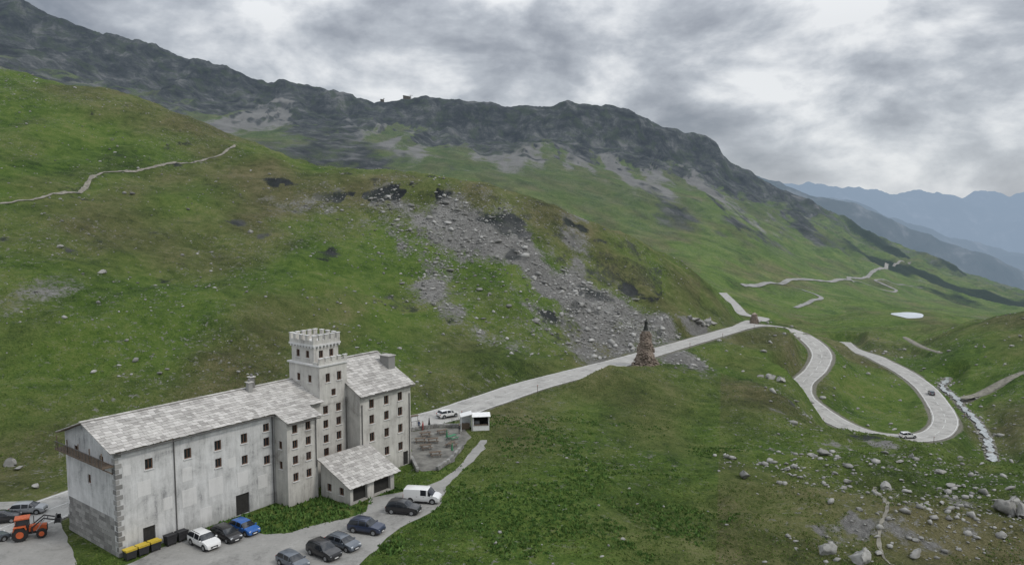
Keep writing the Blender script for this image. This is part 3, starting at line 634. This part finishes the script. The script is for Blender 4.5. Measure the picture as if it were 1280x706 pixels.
for i in range(13): bc.box((34.3+i*.86,5.0,ZW+.12),(.82,.5,.08),M['slab'])
for s_,t_,h_ in((22.3,6.4,1.5),(21.4,5.6,1.0)):
    bc.box((s_,t_,zr+h_/2-.3),(.7,.7,h_+.6),M['stonew'],taper=.85);bc.box((s_,t_,zr+h_+.06),(.9,.9,.1),M['slab']);bc.box((s_,t_,zr+h_+.3),(.3,.3,.35),M['stonew'])
bc.box((44.1,1.6,15.7),(1.4,2.0,2.6),M['stonew']);bc.box((44.1,1.6,17.05),(1.7,2.3,.12),M['slab'])
bc.bar((22.9,6.4,zr),(22.9,6.4,zr+2.6),.03,M['pipe'])
bc.obj('ridge_and_chimneys',HO)
bb=B();bb.box((-.7,6.5,10.9),(1.3,12.6,.15),M['wood']);
for t_ in np.linspace(.4,12.6,16): bb.bar((-1.3,t_,10.95),(-1.3,t_,11.9),.035,M['pipe'])
bb.bar((-1.3,.3,11.9),(-1.3,12.7,11.9),.05,M['pipe'])
for t_ in(.6,3.6,6.5,9.5,12.4): bb.bar((-.02,t_,9.9),(-1.25,t_,10.82),.08,M['wood']);bb.bar((-1.2,t_,10.95),(-1.2,t_,12.6),.07,M['wood'])
bb.obj('gable_balcony',HO)
ba=B();bag=B()
facade(ba,bag,(26.8,-9.1),(1,0),8.2,0,2.75,(0,-1),[(1.8,1.3,2.6,2.2,'d'),(5.9,1.25,3.2,2.1,'d')],M['plaster2'],.5)
facade(ba,bag,(26.8,-2.9),(0,-1),6.2,0,2.75,(-1,0),[(1.8,1.6,.9,1.1),(4.4,1.6,.9,1.1)],M['plaster2'])
facade(ba,bag,(35,-9.1),(0,1),6.2,0,2.75,(1,0),[],M['plaster2'])
for s_ in(26.8,35): ba.add([(s_,-9.1,2.75),(s_,-2.9,2.75),(s_,-2.9,5.3)],[(0,1,2)],M['plaster2'])
ba.obj('annex_walls',HO,fix=False);bag.obj('annex_openings',HO)
# ------------------------------------------------------------------ vehicles
def car(name,x,y,rz,paint,kind='hatch',z=.02):
    e=empty(name,(x,y,z),rz);p=CP[paint];b=B()
    if kind=='hatch': L,Wd,Hh,belt=4.25,.89,1.5,.95;st=[(-2.12,.55,.62),(-2.06,.9,.93),(-1.95,1.0,1.02),(-1.62,.99,1.44),(-1.3,.98,Hh),(-.62,.97,Hh+.02),(-.52,.97,Hh+.02),(.28,.96,Hh-.04),(.38,.96,Hh-.08),(1.12,.94,1.0),(1.6,.88,.92),(1.98,.78,.82),(2.13,.55,.6)]
    elif kind=='suv': L,Wd,Hh,belt=4.6,.95,1.7,1.05;st=[(-2.28,.6,.68),(-2.22,1.02,1.05),(-2.14,1.1,1.14),(-1.9,1.1,1.58),(-1.55,1.08,Hh),(-.72,1.07,Hh+.02),(-.62,1.07,Hh+.02),(.3,1.06,Hh-.03),(.4,1.06,Hh-.07),(1.05,1.05,1.12),(1.7,1.0,1.04),(2.12,.88,.92),(2.28,.6,.66)]
    elif kind=='wagon': L,Wd,Hh,belt=4.6,.9,1.47,.94;st=[(-2.3,.55,.62),(-2.24,.92,.95),(-2.16,.97,1.0),(-1.75,.97,1.38),(-1.4,.96,Hh-.03),(-.6,.95,Hh),(-.5,.95,Hh),(.38,.94,Hh-.05),(.48,.94,Hh-.09),(1.2,.92,.98),(1.75,.86,.9),(2.15,.74,.78),(2.3,.52,.58)]
    else: L,Wd,Hh,belt=5.1,.98,2.0,1.15;st=[(-2.52,.6,.68),(-2.5,1.2,1.3),(-2.48,1.22,1.92),(-2.3,1.2,Hh),(-1.2,1.18,Hh+.02),(-.1,1.18,Hh+.02),(.72,1.16,Hh),(.8,1.16,Hh),(.95,1.15,Hh-.06),(1.62,1.12,1.22),(2.1,1.05,1.12),(2.42,.85,.92),(2.54,.55,.6)]
    rings=[]
    for i,(x_,bl,rf) in enumerate(st):
        endt=.90 if i in(0,len(st)-1) else .97 if i in(1,2,len(st)-2) else 1
        w=Wd*endt;cab=rf-bl;wr=w*(1-.20*min(1,cab/.5)) if kind!='van' else w*(1-.07*min(1,cab/.5))
        zb=.24 if 0<i<len(st)-1 else .32
        half=[(w*.86,zb),(w*.98,zb+.16),(w,.62*bl+.05),(w*.985,bl),(wr,rf-.05 if cab>.15 else bl+(rf-bl)*.6),(wr*.82,rf)]
        ring=[(x_,yy,zz) for yy,zz in half]+[(x_,-yy,zz) for yy,zz in reversed(half)];rings.append(ring)
    n=12;g=M['glass']
    for i in range(len(rings)-1):
        lowA=st[i][2]-st[i][1]<.2;lowB=st[i+1][2]-st[i+1][1]<.2
        for k in range(n):
            k2=(k+1)%n;q=[rings[i][k],rings[i+1][k],rings[i+1][k2],rings[i][k2]];mt=p
            side=k in(3,7);top=k in(4,5,6)
            pillar=(st[i+1][0]-st[i][0])<.15
            if kind=='van':
                if side and st[i][0]>-.11 and not(lowA and lowB) and not pillar: mt=g
                if top and lowB and not lowA: mt=g
            else:
                if side and not(lowA and lowB) and not pillar and not lowA and not lowB: mt=g
                if side and (lowA!=lowB): mt=g
                if top and (lowA!=lowB): mt=g
            if k==11: mt=M['trim']
            if k in(0,10): mt=M['trim'] if kind=='suv' else p
            b.add(q,[(0,1,2,3)],mt)
    b.add(rings[0],[tuple(range(n))],p);b.add(rings[-1],[tuple(range(n))[::-1]],p)
    o=b.obj('body',e,True,fix=False)
    bm=bmesh.new();bm.from_mesh(o.data);bmesh.ops.remove_doubles(bm,verts=bm.verts,dist=.0005);bmesh.ops.recalc_face_normals(bm,faces=bm.faces);bm.to_mesh(o.data);bm.free()
    md=o.modifiers.new('es','EDGE_SPLIT');md.split_angle=math.radians(38)
    r=.33 if kind in('hatch','wagon') else .37;wb=L*.30
    w=B()
    for sx in(-wb,wb*1.03):
        for sy in(-1,1):
            yy=sy*(Wd-.10);w.cyl((sx,yy+sy*.005,r+.05),r+.07,.19,M['trim'],20,'Y');w.cyl((sx,yy+sy*.01,r),r,.22,M['rubber'],20,'Y');w.cyl((sx,yy+sy*.02,r),r*.62,.225,M['rim'],12,'Y')
    w.obj('wheels',e)
    d=B();xe=st[-2][0];xr=st[1][0]
    for sy in(-1,1):
        d.box((xe-.03,sy*Wd*.68,.70 if kind!='van' else .82),(.22,.36,.15),M['lamp'],rz=-sy*.35);d.box((xr+.0,sy*Wd*.78,.85 if kind!='van' else 1.0),(.14,.22,.22 if kind!='van' else .5),M['tail'])
        d.box((.95 if kind!='van' else 1.45,sy*(Wd+.10),belt+.08),(.16,.2,.14),p)
        d.box((0,sy*(Wd-.01),.33),(L*.36,.05,.10),M['trim']);
        for dx in(.35,-.6): d.box((dx,sy*(Wd+.003),belt-.14),(.16,.03,.03),M['trim'])
        if kind in('suv','wagon'): d.bar((-1.5,sy*Wd*.68,Hh+.05),(.2,sy*Wd*.68,Hh+.04),.025,M['trim'])
    d.box((st[-1][0]+.0,0,.50),(.06,.9,.2),M['trim']);d.box((st[0][0]-.01,0,.45),(.06,1.3,.18),M['trim']);d.box((st[-1][0]+.035,0,.42),(.02,.5,.11),M['white']);d.box((st[0][0]-.03,0,.62),(.03,.5,.11),M['white'])
    d.obj('lamps_trim_mirrors',e);return e
R_=math.radians
car('parked_car',-37.1,88.3,R_(-38),'white','suv')
car('parked_car',-35.2,90.4,R_(-38),'black','wagon')
car('parked_car',-33.6,92.2,R_(-35),'blue','hatch')
car('parked_car',-24.9,83.0,R_(-38),'grey','hatch')
car('parked_car',-22.0,85.6,R_(-38),'black','suv')
car('parked_car',-20.3,87.9,R_(-33),'grey','wagon')
car('parked_car',-18.3,92.3,R_(-18),'navy','suv')
car('parked_car',-14.5,98.4,R_(-12),'black','suv')
car('parked_van',-12.4,102.3,R_(-8),'white','van')
car('parked_car',-66.2,95.3,R_(20),'black','hatch')
car('parked_car',-64.6,98.3,R_(10),'silver','hatch')
car('parked_car',-63.4,88.6,R_(60),'grey','wagon')
car('moving_car',-12.6,146.0,R_(35),'white','hatch',.06)
car('moving_car',111,208.2,R_(8),'white','suv',-22.95)
car('moving_car',148.3,264,R_(70),'grey','hatch',-24.2)
T=empty('tractor',(-59.6,90.6,.03),R_(28));b=B()
for sy in(-1,1):
    b.cyl((-.9,sy*.85,.85),.85,.45,M['rubber'],24,'Y');b.cyl((-.9,sy*.88,.85),.42,.46,M['orange'],14,'Y')
    b.cyl((1.35,sy*.8,.58),.58,.36,M['rubber'],22,'Y');b.cyl((1.35,sy*.83,.58),.3,.37,M['orange'],14,'Y')
    for i in range(20):
        a=i*math.pi/10;b.box((-.9+.86*math.cos(a),sy*.85,.85+.86*math.sin(a)),(.08,.44,.08),M['rubber'],ry=-a)
    b.box((-.9,sy*.88,1.78),(1.3,.5,.08),M['orange']);b.box((-1.5,sy*.88,1.55),(.08,.5,.45),M['orange'],ry=.4);b.box((-.28,sy*.88,1.58),(.08,.5,.4),M['orange'],ry=-.4)
b.obj('wheels_and_fenders',T)
b=B();b.box((.95,0,1.15),(1.9,.78,.62),M['orange']);b.box((.9,0,1.5),(1.75,.66,.12),M['orange'],ry=.06,taper=.9);b.box((1.93,0,1.12),(.08,.7,.5),M['trim']);b.box((.3,0,.72),(3,.5,.4),M['trim'])
b.bar((.5,.5,1.4),(.5,.5,2.5),.05,M['trim']);b.box((-.7,0,1.1),(1.2,1.0,.6),M['trim']);o=b.obj('hood',T);m_=o.modifiers.new('b','BEVEL');m_.width=.05;m_.segments=2
b=B();b.box((-.65,0,2.0),(1.3,1.25,1.15),M['glass'],taper=.93);b.box((-.65,0,2.64),(1.6,1.4,.14),M['orange'])
for sx in(-1.28,0.0):
    for sy in(-.62,.62): b.bar((sx,sy,1.4),(sx*.95-.02,sy*.95,2.58),.055,M['trim'])
b.obj('cab',T)
b=B()
for sy in(-.5,.5):
    b.bar((.3,sy*1.2,1.35),(1.6,sy*1.2,2.35),.08,M['trim']);b.bar((1.6,sy*1.2,2.35),(2.75,sy*1.1,1.95),.08,M['trim']);b.bar((.8,sy*1.2,.9),(1.7,sy*1.2,2.2),.05,M['rim']);b.bar((.35,sy*1.2,.7),(.35,sy*1.2,1.5),.09,M['trim'])
b.box((2.85,0,1.9),(.12,1.7,.75),M['trim'],ry=.3);b.box((3.15,0,1.62),(.7,1.7,.07),M['trim'],ry=.2);b.box((3.1,.84,1.85),(.6,.05,.5),M['trim']);b.box((3.1,-.84,1.85),(.6,.05,.5),M['trim'])
b.bar((2.0,-.6,2.2),(2.0,.6,2.2),.06,M['trim']);b.obj('front_loader',T)
def bin_(x,y,rz,lid,body):
    e=empty('waste_container',(x,y,.02),rz);b=B();b.box((0,0,.65),(1.1,.9,.9),body,taper=1.12);b.box((0,0,1.16),(1.3,1.1,.1),lid,rx=.05);b.box((0,-.3,1.25),(1.3,.5,.1),lid,rx=-.15)
    for sx in(-.45,.45):
        for sy in(-.35,.35): b.cyl((sx,sy,.1),.1,.07,M['rubber'],10,'Y')
    b.bar((-.6,-.55,1.0),(.6,-.55,1.0),.03,M['trim']);b.obj('bin_body',e)
ra=math.atan2(E1[1],E1[0])
for i,(l,bd) in enumerate(((M['yellow'],M['trim']),(M['yellow'],M['trim']),(M['yellow'],M['trim']),(M['trim'],M['trim']),(M['trim'],M['trim']))):
    x_,y_=loc2w(.6+i*1.45+(i>2)*.5,-1.25);bin_(x_,y_,ra,l,bd)
# ------------------------------------------------------------------ figures (skinned)
def figure(name,loc,rz,scale,mats,robe=False,parent=None,arm=False):
    J={'pel':(0,0,.95),'ch':(0,0,1.3),'nk':(0,0,1.5),'hd':(0.02,0,1.66),'ht':(0.02,0,1.74),'sl':(0,.19,1.42),'sr':(0,-.19,1.42),'el':(.05,.27,1.15),'er':(.05,-.27,1.15),'hl':(.16,.27,.92),'hr':(.16,-.27,.92),'kl':(.03,.11,.5),'kr':(.0,-.11,.5),'fl':(0,.12,.06),'fr':(-.03,-.12,.06),'tl':(.15,.13,.04),'tr':(.12,-.13,.04),'hpl':(0,.1,.9),'hpr':(0,-.1,.9)}
    if arm: J['er']=(.2,-.33,1.3);J['hr']=(.42,-.36,1.5)
    K=list(J);E=[('pel','ch'),('ch','nk'),('nk','hd'),('hd','ht'),('ch','sl'),('ch','sr'),('sl','el'),('sr','er'),('el','hl'),('er','hr'),('pel','hpl'),('pel','hpr'),('hpl','kl'),('hpr','kr'),('kl','fl'),('kr','fr'),('fl','tl'),('fr','tr')]
    rad={'pel':.15,'ch':.16,'nk':.06,'hd':.10,'ht':.08,'sl':.075,'sr':.075,'el':.05,'er':.05,'hl':.035,'hr':.035,'kl':.065,'kr':.065,'fl':.045,'fr':.045,'tl':.035,'tr':.035,'hpl':.10,'hpr':.10}
    me=bpy.data.meshes.new('body');me.from_pydata([J[k] for k in K],[(K.index(a),K.index(c)) for a,c in E],[]);o=bpy.data.objects.new('body',me)
    e=empty(name,loc,rz,parent);e.scale=(scale,)*3;link(o,e)
    sk=o.modifiers.new('skin','SKIN');L=me.skin_vertices[0].data if me.skin_vertices else None
    if L is None:
        bpy.context.view_layer.objects.active=o;L=me.skin_vertices[0].data
    for i,k in enumerate(K): L[i].radius=(rad[k],rad[k]);
    L[0].use_root=True
    ss=o.modifiers.new('sub','SUBSURF');ss.levels=1;ss.render_levels=1;me.materials.append(mats[0])
    b=B()
    if robe:
        b.cyl((0,0,.5),.42,1.0,mats[0],16,r2=.22);b.cyl((0,0,1.2),.24,.5,mats[0],16,r2=.28);b.bar((.45,-.36,0),(.45,-.36,2.15),.035,mats[0]);b.cyl((.01,0,1.72),.15,.26,mats[0],12,r2=.08);b.obj('robe_and_staff',e)
    else:
        b.cyl((.02,0,1.71),.115,.16,mats[1],12,r2=.07);b.cyl((.03,0,1.63),.102,.14,M['skin'],12,r2=.11);b.obj('head_and_hair',e)
    return e
# ------------------------------------------------------------------ monument
def rubble(parent,n,hh,r0,r1,s0,s1,foot=.5):
    VV=[];FF=[];o_=0
    for i in range(n):
        h=rng.random()**1.1*hh;a=rng.uniform(0,6.28)
        r=(r0+(r1-r0)*(h/hh)**.8)*(1+.10*math.sin(h*1.7+a*2)+.06*math.sin(a*3+1))+foot*max(0,1-h/1.6);V,F=RT1[rng.integers(8)];s=rng.uniform(s0,s1)*(1-.3*h/hh)
        W=V*np.array([s,s,s*.62])*.55+np.array([r*math.cos(a),r*math.sin(a),h]);VV.append(W);FF.append(F+o_);o_+=len(V)
    npmesh('rubble_stones',np.concatenate(VV),np.concatenate(FF),[M['cairn']],False,parent=parent)
mx,my=36.3,204;mz=H(mx,my)
MO=empty('saint_statue_monument',(mx,my,mz));b=B()
b.cyl((0,0,4.5),2.9,9.0,M['cairn'],18,r2=1.0);b.box((0,0,9.25),(1.7,1.7,.7),M['cairn'],.4);b.box((0,0,9.75),(1.2,1.2,.4),M['stonew'],.4);b.obj('cairn_core',MO)
rubble(MO,800,9.0,3.1,1.15,.55,1.1)
figure('saint_statue',(0,0,9.9),R_(-60),1.6,(M['bronze'],M['bronze']),True,MO,True)
cx,cy=101,314;cz=H(cx,cy)
C2=empty('stone_cairn',(cx,cy,cz),.5);b=B();b.cyl((0,0,1.9),1.7,4.2,M['cairn'],8,r2=1.0);b.cyl((0,0,4.3),1.2,.8,M['cairn'],8,r2=.2);b.obj('core',C2)
rubble(C2,200,4.2,1.8,1.05,.4,.8,.2)
# ------------------------------------------------------------------ kiosk and terrace
K=empty('white_kiosk_hut',(-6.8,137.6,.0),R_(8));b=B()
b.box((1.0,1.1,1.3),(3.0,.1,2.6),M['white']);b.box((-.45,0,1.3),(.1,2.1,2.6),M['white']);b.box((2.45,0,1.3),(.1,2.1,2.6),M['white']);b.box((1.0,-1.0,.5),(2.8,.1,1.0),M['white']);b.box((1.0,.9,1.4),(2.7,.05,2.2),M['dark']);b.box((1.0,-.9,1.06),(2.8,.5,.08),M['wood']);b.box((1,0,.08),(2.8,1.9,.12),M['wood'])
b.box((1.0,-.72,2.92),(3.4,1.55,.07),M['white'],rx=.32);b.box((1.0,.72,2.92),(3.4,1.55,.07),M['white'],rx=-.32)
for s_ in(-.44,2.44): b.add([(s_,-1.1,2.6),(s_,1.1,2.6),(s_,0,3.1)],[(0,1,2)],M['white'])
for sx in(-.4,2.4): b.bar((sx,-1.05,1),(sx,-1.05,2.7),.06,M['white'])
b.box((.4,.3,.9),(.8,.6,1.3),M['rim']);b.box((1.9,.3,.7),(.7,.6,1.1),M['trim']);b.obj('hut',K)
b=B();b.box((-1.7,.2,2.9),(2.2,2.6,.08),M['white'],ry=-.22)
for sx in(-2.7,-.7):
    for sy in(-1.1,1.5): b.bar((sx,sy,0),(sx,sy,2.75+(sx+1.7)*.2),.05,M['white'])
b.box((-1.7,1.5,1.2),(1.9,.05,2.2),M['lamp']);b.box((-1.7,.6,.5),(1.4,.8,1.0),M['wood']);b.obj('side_shelter',K)
def table(x,y,rz,top=None):
    e=empty('picnic_table',(x,y,.01),rz);b=B();t=top or M['wood']
    for i in range(5): b.box((0,-.32+i*.16,.75),(1.9,.14,.05),t)
    for s in(-1,1):
        for k in(0,1): b.box((0,s*(.66+k*.15),.45),(1.9,.13,.05),t)
        b.bar((s*.7,-.75,.02),(s*.7,-.2,.72),.045,t);b.bar((s*.7,.75,.02),(s*.7,.2,.72),.045,t);b.bar((s*.7,-.8,.40),(s*.7,.8,.40),.04,t)
    b.obj('boards',e)
for x_,y_,r_ in((-15.5,133,.3),(-12.6,134.5,.5),(-13.8,129.5,.2),(-10.6,131.2,.9),(-14.6,125.8,.4),(-10.4,127.0,1.2),(-12.6,122,.3),(-16.0,129.5,.2)): table(x_,y_,r_,M['wood'] if r_!=.9 else M['green'])
def umbrella(x,y,m_):
    e=empty('folded_umbrella',(x,y,0));b=B();b.bar((0,0,0),(0,0,2.6),.035,M['rim']);b.cyl((0,0,1.85),.22,1.3,m_,10,r2=.05);b.cyl((0,0,.06),.35,.12,M['stonew'],12);b.obj('pole_and_canvas',e)
umbrella(-9.8,121.4,M['green']);umbrella(-15.2,136.5,M['trim']);umbrella(-11.3,128.9,M['green'])
b=B()
for p,q in(((-19,136.2),(-14.2,138.8)),((-14.2,138.8),(-9.3,138.9)),((-8.4,126.5),(-10,119)),((-16.4,120.5),(-14.6,114.3)),((-10,119),(-11.6,115))):
    d=math.hypot(q[0]-p[0],q[1]-p[1]);n=int(d/.6);an=math.atan2(q[1]-p[1],q[0]-p[0])
    for i in range(n):
        for k in(0,1):
            t=(i+.5+.3*k)/n;b.box((p[0]+(q[0]-p[0])*t,p[1]+(q[1]-p[1])*t,.2+k*.33),(.55,.45,.32),M['stonew'],an+random.uniform(-.1,.1))
b.obj('terrace_wall')
figure('standing_person',(-17.2,137.4,.02),1.0,1,(M['cloth'],M['trim']))
figure('standing_person',(-16.4,136.9,.02),3.0,.97,(M['redc'],M['wood']))
figure('standing_person',(-9.6,134.9,.02),0.2,1,(M['trim'],M['wood']))
S=empty('information_sign',(-18.3,139.2,0),.6);b=B();b.bar((-.6,0,0),(-.6,0,2.1),.05,M['wood']);b.bar((.6,0,0),(.6,0,2.1),.05,M['wood']);b.box((0,-.07,1.55),(1.5,.06,1.0),M['trim']);b.box((0,-.11,1.55),(1.3,.02,.85),M['white']);b.box((0,0,2.15),(1.7,.5,.06),M['wood'],rx=.2);b.obj('board',S)
for k in range(18,len(mainS)-40,7):
    p=mainS[k];q=mainS[k+1];t=np.array([q[0]-p[0],q[1]-p[1]]);t/=np.linalg.norm(t)
    e=empty('snow_marker_post',(p[0]+t[1]*5.1,p[1]-t[0]*5.1,p[2]-.1));b=B();b.cyl((0,0,.9),.06,1.8,M['wood'],8);b.cyl((0,0,1.75),.065,.25,M['redc'],8);b.obj('post',e)
for a,Yd,w in((-.136,1795,16),(-.168,1790,7)):
    x_=a*Yd;e=empty('cable_car_station',(x_,Yd,H(x_,Yd)-3),.3);b=B();b.box((0,0,4),(w,9,8),M['pipe']);b.box((0,0,8.4),(w*1.1,10,.9),M['stonew'],ry=.12);b.bar((w*.6,0,0),(w*.6,0,12),.5,M['pipe']);b.bar((w*.3,0,11),(w*.9,0,11),.4,M['pipe']);b.obj('station_block',e)
b=B();b.add([(TX+(11+2*math.sin(3*t))*math.cos(t)+.25*19*math.sin(t),TY+(19+3*math.sin(2*t+1))*math.sin(t),TZ) for t in np.linspace(0,2*math.pi,40)[:-1]],[tuple(range(39))],M['tarn']);b.obj('tarn')
# ------------------------------------------------------------------ world
w=bpy.data.worlds.new('World');SC.world=w;w.use_nodes=True;nt=w.node_tree;nt.nodes.clear()
out=nt.nodes.new('ShaderNodeOutputWorld');tc=nt.nodes.new('ShaderNodeTexCoord').outputs['Generated']
sep=nt.nodes.new('ShaderNodeSeparateXYZ');nt.links.new(tc,sep.inputs[0])
zp=math_(nt,'MAXIMUM',sep.outputs[2],0.0)
v1=mapping(nt,tc,(1.0,1.0,2.0),(0.06,-.10,0));c1=noise(nt,v1,5.2,12,.56,.15);c2=noise(nt,v1,2.1,5,.5,.2)
cs=math_(nt,'ADD',math_(nt,'MULTIPLY',c1,.62),math_(nt,'MULTIPLY',c2,.38))
cc=ramp(nt,cs,[(.40,(.25,.275,.32)),(.455,(.36,.385,.43)),(.50,(.49,.52,.565)),(.535,(.66,.685,.72)),(.575,(.86,.875,.89))])
hz=ramp(nt,sep.outputs[2],[(.0,1.),(.13,0.)]);cc=mix(nt,math_(nt,'MULTIPLY',hz,.42),cc,(.66,.70,.75))
gr=math_(nt,'ADD',math_(nt,'MULTIPLY',math_(nt,'MAXIMUM',math_(nt,'SUBTRACT',zp,.22),0.0),2.0),1.0)
bgc=nt.nodes.new('ShaderNodeBackground');nt.links.new(cc,bgc.inputs[0]);nt.links.new(gr,bgc.inputs[1])
sky=nt.nodes.new('ShaderNodeTexSky');sky.sky_type='NISHITA';sky.sun_disc=False;sky.sun_elevation=R_(46);sky.sun_rotation=R_(115)
bgs=nt.nodes.new('ShaderNodeBackground');nt.links.new(sky.outputs[0],bgs.inputs[0]);bgs.inputs[1].default_value=.1
ms=nt.nodes.new('ShaderNodeMixShader');ms.inputs[0].default_value=.9;nt.links.new(bgs.outputs[0],ms.inputs[1]);nt.links.new(bgc.outputs[0],ms.inputs[2]);nt.links.new(ms.outputs[0],out.inputs[0])
s=bpy.data.lights.new('sun','SUN');s.energy=1.5;s.angle=R_(10);s.color=(1,.96,.9);so=link(bpy.data.objects.new('sun',s))
d=Vector((math.sin(R_(115))*math.cos(R_(46)),math.cos(R_(115))*math.cos(R_(46)),math.sin(R_(46))));so.rotation_euler=d.to_track_quat('Z','Y').to_euler()
c=bpy.data.cameras.new('camera');c.sensor_width=36;c.lens=36*950/1280;c.clip_end=90000;c.clip_start=1
co=link(bpy.data.objects.new('camera',c));co.location=(0,0,40);co.rotation_euler=(R_(90-5.29),0,0);SC.camera=co
SC.view_settings.view_transform='Standard';SC.view_settings.look='None';SC.view_settings.exposure=0
